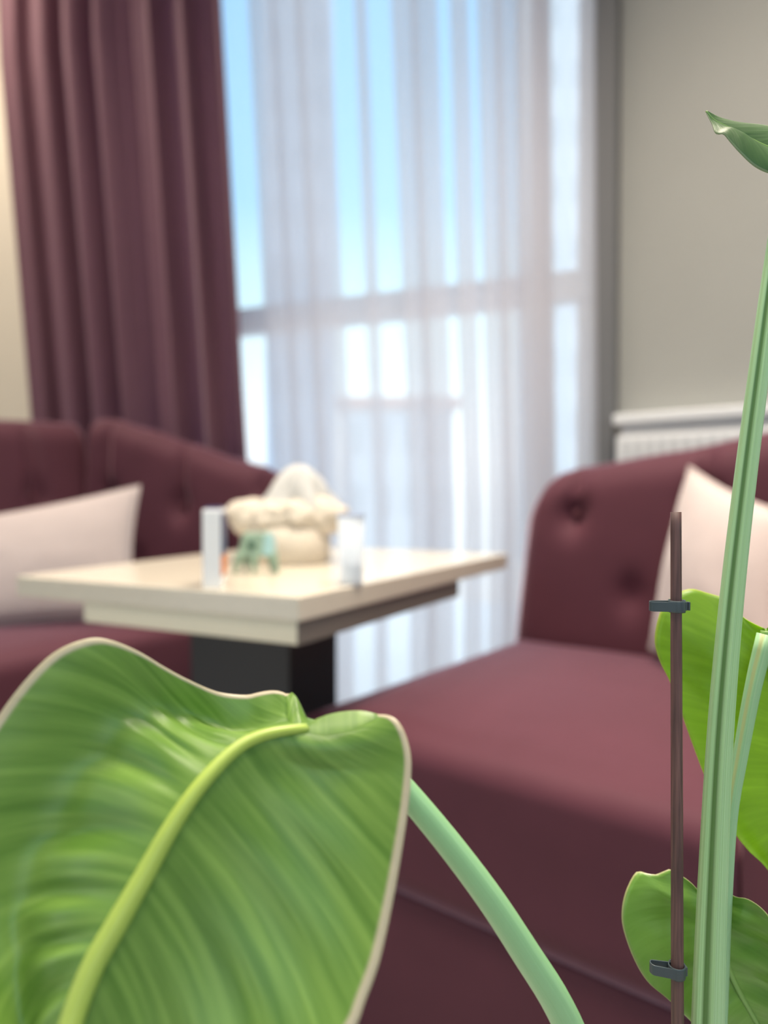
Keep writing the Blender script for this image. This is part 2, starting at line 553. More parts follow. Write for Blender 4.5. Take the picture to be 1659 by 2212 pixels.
def padded_panel(name, p0, p1, thick_dir, top, zb, thick, recline, buttons, channels, m, parent, front_round=True, nu=90, flare=.04):
    """upholstered panel from p0 to p1 (plan), inner face on the line, thick_dir pointing outwards, top(u) gives its height.
    buttons: (along, z) dents, channels: along positions of vertical tuft creases"""
    L = (p1 - p0).length
    ax = (p1 - p0).normalized()
    V, F = [], []
    sec = []
    ns_in, ns_top, ns_out = 40, 12, 8
    for i in range(nu + 1):
        u = L * i / nu
        zt_ = top(u)
        taper = 1.0
        if front_round:
            taper = math.sqrt(max(0.0, 1 - max(0, 1 - u / .09) ** 2)) * .96 + .04
        th = thick * taper
        r = th / 2
        row = []
        mid = thick / 2
        for j in range(ns_in + 1):
            z = lerp(zb, zt_ - r, j / ns_in)
            row.append((mid - th / 2, z, 1.0))
        for j in range(1, ns_top):
            a = PI * j / ns_top
            row.append((mid - r * math.cos(a), zt_ - r + r * math.sin(a), max(0, math.cos(a))))
        for j in range(ns_out + 1):
            z = lerp(zt_ - r, zb, j / ns_out)
            row.append((mid + th / 2, z, 0.0))
        for n_, z, wgt in row:
            off = 0.0
            if wgt > 0:
                dz = 0.0
                for bu, bz in buttons:
                    dd = math.hypot((u - bu), (z - bz) * .8)
                    dz += (.055 if bz > .75 else .022) * math.exp(-(dd / .040) ** 2)
                    # diagonal pleats between staggered buttons
                for cu, cz in channels:
                    if z > cz:
                        dz += .030 * math.exp(-((u - cu) / .022) ** 2) * min(1, (z - cz) / .03 + .6)
                off = dz * wgt
                off -= .018 * wgt * math.sin(PI * min(1, max(0, (z - zb) / (zt_ - zb))))
            lean = recline * max(0, (z - .5))
            fl = -flare * max(0.0, 1 - max(0.0, z - .45) / .5) * max(0.0, 1 - u / .4)
            q = p0 + ax * (u + fl) + thick_dir * (n_ + off + lean)
            V.append(Vector((q.x, q.y, z)))
        ns = len(row)
    for i in range(nu):
        for j in range(ns - 1):
            a = i * ns + j
            F.append((a, a + 1, a + ns + 1, a + ns))
    F.append(tuple(range(ns)))
    F.append(tuple(reversed([nu * ns + j for j in range(ns)])))
    o = fix_normals(mesh_obj(name, V, F, m, parent))
    for bu, bz in buttons:
        c = p0 + ax * bu + thick_dir * (.028 + recline * max(0, bz - .5))
        bv, bf = [], []
        rr = .014
        for i in range(7):
            la = PI * i / 6
            for k in range(14):
                ph = 2 * PI * k / 14
                q = Vector((c.x, c.y, bz)) + Vector((ax.x, ax.y, 0)) * rr * math.sin(la) * math.cos(ph) + Vector((0, 0, 1)) * rr * math.sin(la) * math.sin(ph) + Vector((thick_dir.x, thick_dir.y, 0)) * -rr * .6 * math.cos(la)
                bv.append(q)
        for i in range(6):
            for k in range(14):
                k2 = (k + 1) % 14
                bf.append((i * 14 + k, i * 14 + k2, (i + 1) * 14 + k2, (i + 1) * 14 + k))
        mesh_obj('button', bv, bf, M_button, o).matrix_parent_inverse = Matrix()
    return o


def seat_block(name, quad, z0, z1, crown, m, parent, rad_=.05):
    """cushion over a plan quad: rounded top edges and a crowned top"""
    A, Cc, K, J = quad
    N = 36
    V, F = [], []
    def pt(a, b): return lerp(lerp(A, Cc, a), lerp(J, K, a), b)
    size_a = (Cc - A).length; size_b = (J - A).length
    prof = [(0.0, z0)] + [(0.0, lerp(z0, z1 - rad_, k / 5)) for k in range(1, 6)]
    for k in range(1, 9):
        a = PI / 2 * k / 8
        prof.append((rad_ * (1 - math.cos(a)), z1 - rad_ + rad_ * math.sin(a)))
    rings = []
    cx = pt(.5, .5)
    def ring(inset, z):
        r = []
        for side in range(4):
            for k in range(N):
                t = k / N
                a, b = [(t, 0), (1, t), (1 - t, 1), (0, 1 - t)][side]
                # rounded corners in plan
                ia, ib = inset / size_a, inset / size_b
                aa, bb = lerp(ia, 1 - ia, a), lerp(ib, 1 - ib, b)
                q = pt(aa, bb)
                r.append((aa, bb, q, z))
        return r
    def bulge(aa, bb): return crown * (1 - abs(2 * aa - 1) ** 2.5) * (1 - abs(2 * bb - 1) ** 2.5)
    for ins, z in prof:
        rings.append([Vector((q.x, q.y, z + (.0 if z < z1 - rad_ else 0))) for aa, bb, q, z in ring(ins, z)])
    m_ = min(size_a, size_b) / 2
    for k in range(1, 14):
        ins = rad_ + (m_ * .98 - rad_) * k / 13
        rings.append([Vector((q.x, q.y, z1 + bulge(aa, bb))) for aa, bb, q, z in ring(ins, z1)])
    n4 = 4 * N
    for r in rings: V += r
    for i in range(len(rings) - 1):
        for k in range(n4):
            k2 = (k + 1) % n4
            F.append((i * n4 + k, i * n4 + k2, (i + 1) * n4 + k2, (i + 1) * n4 + k))
    F.append(tuple((len(rings) - 1) * n4 + k for k in range(n4)))
    F.append(tuple(reversed(range(n4))))
    return fix_normals(mesh_obj(name, V, F, m, parent))


def sofa(A, Cc, K, J, label, arm_top, back_top, arm_buttons, arm_channels, back_buttons, back_channels, gap=.022):
    cen = (A + Cc + K + J) / 4
    o = thing('tufted_sofa', (cen.x, cen.y, ZF), label, 'sofa', 'maroon sofas facing the table')
    ea = (K - Cc).normalized(); e1 = (Cc - A).normalized()
    na = Vector((ea.y, -ea.x)); na = na if na.dot(e1) > 0 else -na
    nb = Vector((e1.y, -e1.x)); nb = nb if nb.dot(ea) > 0 else -nb
    ins = .018
    q2 = [A + e1 * ins + nb * ins, Cc + nb * ins, K, J + e1 * ins]
    v, f = prism(q2, ZF + .03, .195)
    add_bevel(fix_normals(mesh_obj('base', v, f, M_velvet, o, smooth=False)), .012)
    seat_block('seat', (A, Cc, K, J), .205, .485, .028, M_velvet, o)
    padded_panel('arm', Cc + e1 * .012 - nb * 0.0, K + e1 * .012 + nb * .05, na, arm_top, ZF + .03, .19, .05, arm_buttons, arm_channels, M_velvet, o)
    padded_panel('backrest', J + nb * gap, K + nb * gap + e1 * .08, nb, back_top, ZF + .03, .19, .22, back_buttons, back_channels, M_velvet, o, front_round=False, flare=0)
    for q in q2:
        c = q.lerp(cen, .12)
        v, f = lathe([(0.0001, 0), (.018, 0), (.022, .032), (.0001, .032)], 16, (c.x, c.y, ZF))
        mesh_obj('foot', v, f, M_black, o)
    return o


V2 = lambda x, y: Vector((x, y))
# right sofa
A = V2(-.185, 1.41); Cc = V2(.419, 2.166)
e2 = V2(.79, -.61).normalized()
K = Cc + e2 * .81; J = A + e2 * .825
at = [(0, .86), (.03, .93), (.06, .975), (.10, 1.0), (.16, 1.015), (.45, 1.055), (.69, 1.10), (.95, 1.14)]
sofa(A, Cc, K, J, 'right maroon velvet sofa with open near end and sloping buttoned arm',
     lambda u: interp(at, u), lambda u: 1.13,
     [(.17, .87), (.53, .90), (.35, .64), (.71, .64)], [(.17, .93), (.53, .94)],
     [(.2, .88), (.56, .88)], [(.2, .9), (.56, .9)])
# left sofa
Cc = V2(-.43, 2.66)
e1l = V2(.59, .81).normalized()
A = Cc - e1l * 1.2
K = V2(-1.19, 2.80); J = K - e1l * 1.2
atl = [(0, .96), (.03, 1.02), (.08, 1.045), (.2, 1.075), (.4, 1.14), (.6, 1.205), (.76, 1.25), (1, 1.26)]
sofa(A, Cc, K, J, 'left maroon velvet sofa behind the table with sloping tufted arm',
     lambda u: interp(atl, u), lambda u: 1.19 + .04 * u,
     [(.05, .96), (.40, .885), (.72, .92), (.22, .7), (.58, .66)], [(.05, 1.0), (.40, .92), (.74, .95)],
     [(.25, .92), (.65, .92), (1.05, .92)], [(.25, .95), (.65, .95), (1.05, .95)])


# ------------------------------------------------------------------ pillows
def pillow(name, BL, BR, TR, TL, puff, label, seam=True):
    N = 28
    cen = (BL + BR + TR + TL) / 4
    nrm = (BR - BL).cross(TL - BL).normalized()
    base = (BL + BR) / 2
    o = thing(name, base, label, 'pillow', 'blush throw pillows')
    V, F = [], []
    idx = {}
    for s in (1, -1):
        for i in range(N + 1):
            for j in range(N + 1):
                a, b = i / N, j / N
                # edges draw in a little between the corners
                ea = a + .030 * (1 - 2 * a) * math.sin(PI * b) * 1.0
                eb = b + .030 * (1 - 2 * b) * math.sin(PI * a)
                q = BL.lerp(BR, ea).lerp(TL.lerp(TR, ea), eb)
                t = (math.sin(PI * a) * math.sin(PI * b)) ** .45
                wr = .004 * noise.noise(Vector((a * 5, b * 5, s * 3)))
                q = q + nrm * s * (puff * t + wr * t + .002)
                if s == -1 and (i in (0, N) or j in (0, N)):
                    idx[(s, i, j)] = idx[(1, i, j)]
                    continue
                idx[(s, i, j)] = len(V); V.append(q)
        for i in range(N):
            for j in range(N):
                qd = (idx[(s, i, j)], idx[(s, i + 1, j)], idx[(s, i + 1, j + 1)], idx[(s, i, j + 1)])
                F.append(qd if s == 1 else tuple(reversed(qd)))
    mesh_obj('cover', V, F, M_pillow, o)
    ring = [V[idx[(1, i, 0)]] for i in range(N)] + [V[idx[(1, N, j)]] for j in range(N)] + [V[idx[(1, N - i, N)]] for i in range(N)] + [V[idx[(1, 0, N - j)]] for j in range(N + 1)]
    v, f, u = tube(ring, [.004] * len(ring), 8, ref=nrm)
    mesh_obj('piping', v, f, M_pillow, o)
    return o


pillow('throw_pillow', P(1405, 1400, 1.80), P(1690, 1575, 1.28), P(1722, 1120, 1.36), P(1490, 1008, 1.86), .075,
       'blush pillow leaning in the corner of the right sofa')
pillow('throw_pillow', P(-170, 1372, 2.12), P(290, 1330, 2.30), P(302, 1050, 2.44), P(-170, 1140, 2.28), .075,
       'blush pillow leaning on the left sofa behind the table')

# ------------------------------------------------------------------ table
ZT = .75
Nn, Ll, Rr, Bb = V2(-.148, 1.20), V2(-.80, 1.51), V2(.373, 2.11), V2(-.385, 2.47)


def on_plane(px, py, z):
    """plan point where the pixel's ray meets height z"""
    a = P(px, py, 1.0) - Vector((0, 0, CAM_H))
    t = (z - CAM_H) / a.z
    return V2(a.x * t, a.y * t)


Nn, Ll, Rr = on_plane(645, 1290, ZT), on_plane(35, 1244, ZT), on_plane(1096, 1196, ZT)
tc = (Nn + Ll + Rr + Bb) / 4
tb = thing('cream_table', (tc.x, tc.y, ZF), 'cream topped table with stepped edge on a black pedestal', 'table')
TT = .044
v, f = prism([Nn, Rr, Bb, Ll], ZT - TT, ZT)
add_bevel(fix_normals(mesh_obj('tabletop', v, f, M_wood, tb, smooth=False)), .003)
dl = (Ll - Nn); dr_ = (Rr - Nn)
i0 = Nn + (dl.normalized() + dr_.normalized()) * .006
lo = [i0, i0 + dr_ * .66, i0 + dr_ * .66 + dl * .70, i0 + dl * .72]
v, f = prism(lo, ZT - TT - .042, ZT - TT)
add_bevel(fix_normals(mesh_obj('lower_leaf', v, f, M_wood2, tb, smooth=False)), .003)
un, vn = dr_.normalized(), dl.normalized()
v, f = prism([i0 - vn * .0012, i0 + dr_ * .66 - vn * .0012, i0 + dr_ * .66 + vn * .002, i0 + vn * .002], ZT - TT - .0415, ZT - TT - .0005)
eb = fix_normals(mesh_obj('right_side_strip', v, f, mat('edge_taupe', (.17, .15, .13), .6), tb, smooth=False))  # thin darker strip laid over the lower leaf's right side
eb['label'] = 'dark taupe strip along the right side of the lower step'
pc = V2(-.1367 * 1.62, 1.62)
v, f = prism([pc, pc + un * .20, pc + un * .20 + vn * .30, pc + vn * .30], ZF + .03, ZT - TT - .042)
add_bevel(fix_normals(mesh_obj('pedestal', v, f, M_black, tb, smooth=False)), .004)
c0 = pc + un * .10 + vn * .15
v, f = prism([c0 - un * .3 - vn * .17, c0 + un * .3 - vn * .17, c0 + un * .3 + vn * .25, c0 - un * .3 + vn * .25], ZF, ZF + .03)
add_bevel(fix_normals(mesh_obj('foot_plate', v, f, M_black, tb, smooth=False)), .004)

# ------------------------------------------------------------------ things on the table
M_tissue = mat('tissue_white', (0.70, 0.70, 0.68), .9, .1, translucent=.25, trans_color=(.85, .85, .83))
M_cream = mat('cream_plush', (0.68, 0.61, 0.51), .95, .1, sheen=.3, noise_scale=18, noise_amt=.14, bump=.8, bump_scale=120)


def blob(center, rx, ry, rz, amp, freq, seed, nu=28, nv=18, power=1.0):
    V, F = [], []
    for i in range(nv + 1):
        la = -PI / 2 + PI * i / nv
        for k in range(nu):
            ph = 2 * PI * k / nu
            d = Vector((math.cos(la) * math.cos(ph), math.cos(la) * math.sin(ph), math.sin(la)))
            q = 1 + amp * noise.noise(d * freq + Vector((seed, 0, 0)))
            V.append(Vector(center) + Vector((d.x * rx, d.y * ry, d.z * rz)) * q)
    for i in range(nv):
        for k in range(nu):
            k2 = (k + 1) % nu
            F.append((i * nu + k, i * nu + k2, (i + 1) * nu + k2, (i + 1) * nu + k))
    return V, F


g = on_plane(618, 1213, ZT)
GD = g.y
th_ = thing('tissue_holder', (g.x, g.y, ZT), 'cream bulging tissue holder with pale peaked tissue in the middle of the table', 'tissue holder')
pxm = GD / FPX
# body: rounded drum with fluffy collar
v, f = lathe([(.0001, 0), (.108, 0), (.118, .008), (.119, .05), (.115, .085), (.09, .10), (.0001, .10)], 48, (g.x, g.y, ZT))
fix_normals(mesh_obj('body', v, f, M_cream, th_))
parts = []
for k in range(9):
    a = 2 * PI * k / 9 + .2
    parts.append(blob((g.x + math.cos(a) * .088, g.y + math.sin(a) * .06, ZT + .115 + .010 * math.sin(k * 2.1)), .058, .05, .042, .25, 2.2, k))
parts.append(blob((g.x - .085, g.y - .02, ZT + .12), .066, .05, .050, .2, 2, 31))
parts.append(blob((g.x + .07, g.y - .02, ZT + .125), .085, .055, .050, .25, 2, 41))
parts.append(blob((g.x + .105, g.y - .01, ZT + .118), .065, .05, .042, .25, 2, 51))
parts.append(blob((g.x + .0, g.y - .045, ZT + .118), .085, .045, .046, .3, 2.5, 61))
v, f = join_geo(parts)
fix_normals(mesh_obj('collar', v, f, M_cream, th_))
# tissue: a pinched, crumpled cone
V, F = [], []
for i in range(15):
    h = i / 14
    for k in range(40):
        a = 2 * PI * k / 40
        r = (.090 * (1 - h) ** .55 + .014) * (1 + .22 * math.sin(5 * a + 3 * h) * (1 - h * .5) + .12 * math.sin(9 * a - 4 * h))
        V.append(Vector((g.x + .026 + r * math.cos(a) + .008 * h, g.y + r * .7 * math.sin(a), ZT + .125 + (.125 * h) + .008 * math.sin(3 * a))))
for i in range(14):
    for k in range(40):
        k2 = (k + 1) % 40
        F.append((i * 40 + k, i * 40 + k2, (i + 1) * 40 + k2, (i + 1) * 40 + k))
F.append(tuple(14 * 40 + k for k in range(40)))
mesh_obj('tissue', V, F, M_tissue, th_)

# white carton with navy and orange face
g2 = on_plane(458, 1272, ZT)
h2 = 172 * g2.y / FPX
cb = thing('carton', (g2.x, g2.y, ZT), 'slim upright white carton with navy and orange face at left of the tissue holder', 'carton')
M_cw = mat('carton_white', (.92, .93, .93), .35)
M_navy = mat('carton_navy', (.045, .055, .16), .4)
M_or = mat('carton_orange', (.75, .20, .03), .4)
w2 = 42 * g2.y / FPX
ux = V2(1, -.06).normalized(); uy = V2(-.13, 1).normalized()
a0 = g2 - ux * w2 / 2
dp = .09
v, f = prism([a0, a0 + ux * w2, a0 + ux * w2 + uy * dp, a0 + uy * dp], ZT, ZT + h2)
add_bevel(fix_normals(mesh_obj('box', v, f, M_cw, cb, smooth=False)), .003)
b0 = a0 + ux * (w2 + .0006)
for z0, z1, mm, nm in ((.42, .95, M_navy, 'navy_panel'), (.16, .42, M_or, 'orange_panel')):
    v, f = prism([b0 - ux * .001, b0 + ux * .0008, b0 + ux * .0008 + uy * dp * .96, b0 - ux * .001 + uy * dp * .96], ZT + h2 * z0, ZT + h2 * z1)
    fix_normals(mesh_obj(nm, v, f, mm, cb, smooth=False))
v, f = prism([a0 + uy * .01 + ux * .003, a0 + ux * (w2 - .003) + uy * .01, a0 + ux * (w2 - .003) + uy * (dp - .004), a0 + uy * (dp - .004) + ux * .003], ZT + h2 - .001, ZT + h2 + .004)
fix_normals(mesh_obj('lid_flap', v, f, M_navy, cb, smooth=False))

# frosted tumbler
g3 = on_plane(758, 1262, ZT)
h3 = 150 * g3.y / FPX; r3 = 29 * g3.y / FPX
tm = thing('tumbler', (g3.x, g3.y, ZT), 'translucent white tumbler at right of the tissue holder', 'tumbler')
M_frost = mat('frosted_plastic', (.80, .84, .88), .2, translucent=.65, trans_color=(.82, .86, .9))
v, f = lathe([(.0001, 0), (r3 * .82, 0), (r3 * .86, .004), (r3, h3), (r3 - .002, h3), (r3 * .82, .007), (.0001, .007)], 40, (g3.x, g3.y, ZT))
fix_normals(mesh_obj('cup', v, f, M_frost, tm))
v, f, u = tube([Vector((g3.x + (r3 + .0005) * math.cos(a), g3.y + (r3 + .0005) * math.sin(a), ZT + h3)) for a in [2 * PI * k / 40 for k in range(41)]], [.0022] * 41, 8, ref=Vector((0, 0, 1)))
mesh_obj('rim', v, f, mat('rim_blue', (.35, .42, .60), .3), tm)

# green footed stand
g4 = on_plane(557, 1238, ZT)
k4 = g4.y / FPX
M_green = mat('stand_green', (.27, .39, .29), .4, noise_scale=60, noise_amt=.3)
M_teal = mat('stand_teal', (.36, .58, .58), .4)
gs = thing('green_stand', (g4.x, g4.y, ZT), 'small green footed stand in front of the tissue holder', 'stand')


def frustum(c, wx0, wx1, wy0, wy1, z0, z1):
    v = []
    for wx, wy, z in ((wx0, wy0, z0), (wx1, wy1, z1)):
        for sx, sy in ((-1, -1), (1, -1), (1, 1), (-1, 1)):
            v.append(Vector((c[0] + sx * wx / 2, c[1] + sy * wy / 2, z)))
    return v, [(3, 2, 1, 0), (4, 5, 6, 7), (0, 1, 5, 4), (1, 2, 6, 5), (2, 3, 7, 6), (3, 0, 4, 7)]


hz = 88 * k4
v, f = frustum(g4, 84 * k4, 58 * k4, 40 * k4, 30 * k4, ZT + hz * .42, ZT + hz)
add_bevel(fix_normals(mesh_obj('body', v, f, M_green, gs, smooth=False)), .004)
v, f = frustum((g4.x + 26 * k4, g4.y), 26 * k4, 18 * k4, 43 * k4, 32 * k4, ZT + hz * .45, ZT + hz * .97)
add_bevel(fix_normals(mesh_obj('side_panel', v, f, M_teal, gs, smooth=False)), .002)
v, f = blob((g4.x - 10 * k4, g4.y - 18 * k4, ZT + hz * .70), .010, .004, .010, 0, 1, 0, 16, 10)
mesh_obj('spot', v, f, mat('stand_dark', (.05, .12, .08), .5), gs)
for dx, dy in ((-46, -14), (-4, -20), (44, -14), (-30, 16), (30, 16)):
    p = [Vector((g4.x + dx * .78 * k4, g4.y + dy * k4 * .8, ZT + hz * .5)), Vector((g4.x + dx * .92 * k4, g4.y + dy * k4, ZT + hz * .2)), Vector((g4.x + dx * k4, g4.y + dy * k4, ZT + .002))]
    v, f, u = tube(cr_curve(p, 8), [.011, .0105, .0095, .0085, .0075, .0065, .0055, .005], 12)
    mesh_obj('leg', v, f, M_green, gs)


# ------------------------------------------------------------------ plant
def leaf_mat(name, base, vein, trans, margin, gloss=.32, edge=.955, vein_scale=46.0, tr_amt=.38, bump=.35):
    m = bpy.data.materials.new(name); m.use_nodes = True
    n, l = link_nodes(m)
    b = n['Principled BSDF']
    uv = n.new('ShaderNodeUVMap')
    sep = n.new('ShaderNodeSeparateXYZ'); l.new(uv.outputs[0], sep.inputs[0])
    mp = n.new('ShaderNodeMapping'); mp.inputs['Scale'].default_value = (vein_scale, 1.1, 1)
    l.new(uv.outputs[0], mp.inputs[0])
    t = n.new('ShaderNodeTexNoise'); t.inputs['Scale'].default_value = 1.0; t.inputs['Detail'].default_value = 5
    l.new(mp.outputs[0], t.inputs['Vector'])
    rp = n.new('ShaderNodeValToRGB')
    rp.color_ramp.elements[0].position = .36; rp.color_ramp.elements[0].color = (*base, 1)
    rp.color_ramp.elements[1].position = .70; rp.color_ramp.elements[1].color = (*vein, 1)
    l.new(t.outputs['Fac'], rp.inputs[0])
    mr = n.new('ShaderNodeMapRange'); mr.inputs[1].default_value = edge; mr.inputs[2].default_value = edge + .015
    l.new(sep.outputs['Y'], mr.inputs[0])
    mx = n.new('ShaderNodeMix'); mx.data_type = 'RGBA'
    l.new(mr.outputs[0], mx.inputs['Factor']); l.new(rp.outputs[0], mx.inputs['A']); mx.inputs['B'].default_value = (*margin, 1)
    l.new(mx.outputs['Result'], b.inputs['Base Color'])
    b.inputs['Roughness'].default_value = gloss
    b.inputs['Specular IOR Level'].default_value = .65
    bp = n.new('ShaderNodeBump'); bp.inputs['Strength'].default_value = bump; bp.inputs['Distance'].default_value = .0012
    l.new(t.outputs['Fac'], bp.inputs['Height']); l.new(bp.outputs[0], b.inputs['Normal'])
    tr = n.new('ShaderNodeBsdfTranslucent')
    mt = n.new('ShaderNodeMix'); mt.data_type = 'RGBA'
    mt.inputs['A'].default_value = (*trans, 1); mt.inputs['B'].default_value = (*[min(1, c * 1.35) for c in trans], 1)
    l.new(t.outputs['Fac'], mt.inputs['Factor'])
    l.new(mt.outputs['Result'], tr.inputs[0])
    ms = n.new('ShaderNodeMixShader'); ms.inputs[0].default_value = tr_amt
    l.new(b.outputs[0], ms.inputs[1]); l.new(tr.outputs[0], ms.inputs[2])
    l.new(ms.outputs[0], n['Material Output'].inputs[0])
    return m


def leaf(name, mid, left, right, m, parent, nu=80, nv=16, bulge=(.0, .0), ripple=None, slant=.25, slant_r=None, thick=.0005, length=.4):
    """blade from a midrib curve and its two margins (world points)"""
    slant_r = slant if slant_r is None else slant_r
    V, F, U = [], [], []
    M_, L_, R_ = mid, left, right
    for i in range(nu + 1):
        a = i / nu
        pm, pl, pr = M_[i], L_[i], R_[i]
        nrm = (pr - pl).cross(M_[min(i + 1, nu)] - M_[max(i - 1, 0)])
        nrm = nrm.normalized() if nrm.length > 1e-9 else Vector((0, -1, 0))
        if nrm.y > 0: nrm = -nrm
        for j in range(-nv, nv + 1):
            w = abs(j) / nv
            e = pl if j < 0 else pr
            q = pm.lerp(e, w)
            q = q + nrm * (bulge[0] if j < 0 else bulge[1]) * 4 * w * (1 - w) * min(1, max(0, a - .06) * 5)
            if ripple:
                q = q + nrm * ripple(a, j / nv)
            V.append(q)
            U.append((a - (slant if j < 0 else slant_r) * w, w))
    n_ = 2 * nv + 1
    for i in range(nu):
        for j in range(n_ - 1):
            q = i * n_ + j
            F.append((q, q + 1, q + n_ + 1, q + n_))
    o = mesh_obj(name, V, F, m, parent, uvs=U)
    s = o.modifiers.new('solidify', 'SOLIDIFY'); s.thickness = thick; s.offset = 0
    return o


def stem_mat(name, c0, c1, groove, gpos=(.0, .1)):
    m = bpy.data.materials.new(name); m.use_nodes = True
    n, l = link_nodes(m)
    b = n['Principled BSDF']
    uv = n.new('ShaderNodeUVMap'); sep = n.new('ShaderNodeSeparateXYZ'); l.new(uv.outputs[0], sep.inputs[0])
    mp = n.new('ShaderNodeMapping'); mp.inputs['Scale'].default_value = (70, 2.5, 1); l.new(uv.outputs[0], mp.inputs[0])
    t = n.new('ShaderNodeTexNoise'); t.inputs['Scale'].default_value = 1; t.inputs['Detail'].default_value = 4; l.new(mp.outputs[0], t.inputs['Vector'])
    rp = n.new('ShaderNodeValToRGB')
    rp.color_ramp.elements[0].position = .35; rp.color_ramp.elements[0].color = (*c0, 1)
    rp.color_ramp.elements[1].position = .68; rp.color_ramp.elements[1].color = (*c1, 1)
    l.new(t.outputs['Fac'], rp.inputs[0])
    # the channel running along the petiole is a deeper green
    r2 = n.new('ShaderNodeValToRGB')
    els = r2.color_ramp.elements
    els[0].position = 0; els[0].color = (0, 0, 0, 1)
    els[1].position = 1; els[1].color = (0, 0, 0, 1)
    for p_, v_ in ((gpos[0] - .012, 0), (gpos[0] + .012, 1), (gpos[1] - .03, .9), (gpos[1] + .015, 0)):
        e = els.new(p_); e.color = (v_, v_, v_, 1)
    l.new(sep.outputs['X'], r2.inputs[0])
    mx = n.new('ShaderNodeMix'); mx.data_type = 'RGBA'
    l.new(r2.outputs[0], mx.inputs['Factor']); l.new(rp.outputs[0], mx.inputs['A']); mx.inputs['B'].default_value = (*groove, 1)
    l.new(mx.outputs['Result'], b.inputs['Base Color'])
    b.inputs['Roughness'].default_value = .42
    b.inputs['Subsurface Weight'].default_value = .0
    bp = n.new('ShaderNodeBump'); bp.inputs['Strength'].default_value = .25; bp.inputs['Distance'].default_value = .0006
    l.new(t.outputs['Fac'], bp.inputs['Height']); l.new(bp.outputs[0], b.inputs['Normal'])
    return m


M_leaf_big = leaf_mat('leaf_near', (.125, .26, .038), (.28, .46, .095), (.22, .42, .02), (.66, .56, .40), .38, vein_scale=40, tr_amt=.30)
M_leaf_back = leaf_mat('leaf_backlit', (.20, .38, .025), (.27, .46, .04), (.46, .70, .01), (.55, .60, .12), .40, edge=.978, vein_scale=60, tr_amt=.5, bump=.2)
M_leaf_low = leaf_mat('leaf_low', (.17, .35, .05), (.25, .46, .09), (.28, .50, .02), (.60, .58, .28), .30, edge=.980, vein_scale=26, tr_amt=.30)
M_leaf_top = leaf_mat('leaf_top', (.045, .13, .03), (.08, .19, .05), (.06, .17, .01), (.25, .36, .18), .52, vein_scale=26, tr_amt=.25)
M_midrib = mat('midrib_yellow_green', (.38, .50, .09), .35, noise_scale=40, noise_amt=.08)
M_midrib_d = mat('midrib_green', (.22, .38, .10), .4)
M_stem = stem_mat('stem_green', (.31, .53, .24), (.44, .66, .35), (.075, .175, .035), (.865, .945))
M_stem2 = stem_mat('petiole_green', (.28, .50, .26), (.36, .58, .33), (.45, .50, .22), (.82, .90))
M_stem3 = stem_mat('petiole_soft', (.27, .52, .24), (.31, .56, .28), (.29, .54, .26), (.5, .6))

POT = Vector((.205, .50, ZF))
plant = thing('strelitzia_plant', POT, 'tall green broad-leaved plant in the foreground beside the brown stake', 'plant')

# pot and soil below the frame
v, f = lathe([(.0001, 0), (.10, 0), (.11, .01), (.135, .27), (.14, .28), (.128, .28), (.12, .24), (.0001, .24)], 48, POT)
fix_normals(mesh_obj('pot', v, f, M_pot, plant))
v, f = lathe([(.121, .243), (.06, .252), (.0001, .255)], 40, POT)
mesh_obj('soil', v, f, M_soil, plant)

# main stem with a groove facing left of the camera
def groove_sec(th):
    d = (th / (2 * PI))
    g = (d - .90)
    return 1 - .20 * math.exp(-(g / .040) ** 2) + .05 * math.exp(-((d - .815) / .02) ** 2) + .05 * math.exp(-((d - .975) / .02) ** 2)


mp_ = [(1524, 2700, .43), (1526, 2400, .425), (1529, 2212, .42), (1540, 1900, .42), (1555, 1600, .42), (1578, 1320, .42), (1608, 1050, .42), (1645, 760, .42), (1672, 560, .425), (1712, 300, .43)]
pts = [POT + Vector((-.01, -.03, .25))] + [P(*p) for p in mp_]
path = cr_curve(pts, 90)


def py_of(q): return IH / 2 - FPX * ((q.z - CAM_H) * math.cos(PITCH) + (q.y) * math.sin(PITCH)) / q.y


def rad_tab(q, tab):
    y = py_of(q)
    return interp(tab, y) / FPX * .42 / 2


wt = [(300, 34), (560, 38), (1050, 45), (1600, 53), (2212, 66), (4000, 76)]
v, f, u = tube(path, [rad_tab(q, wt) for q in path], 64, groove_sec)
mesh_obj('main_stem', v, f, M_stem, plant, uvs=u)

# second petiole, joining the stem from behind
pts = [POT + Vector((.005, -.01, .25)), P(1540, 2500, .45), P(1556, 2200, .447), P(1566, 1960, .442), P(1579, 1760, .440), P(1598, 1640, .440), P(1628, 1480, .441), P(1655, 1372, .443)]
path2 = cr_curve(pts, 70)
wt2 = [(1300, 40), (1372, 38), (1500, 33), (1650, 30), (1800, 27), (2300, 30), (4000, 40)]
v, f, u = tube(path2, [rad_tab(q, wt2) * 1.05 for q in path2], 40, lambda th: 1 - .22 * math.exp(-((th / (2 * PI) - .86) / .035) ** 2))
mesh_obj('petiole', v, f, M_stem2, plant, uvs=u)

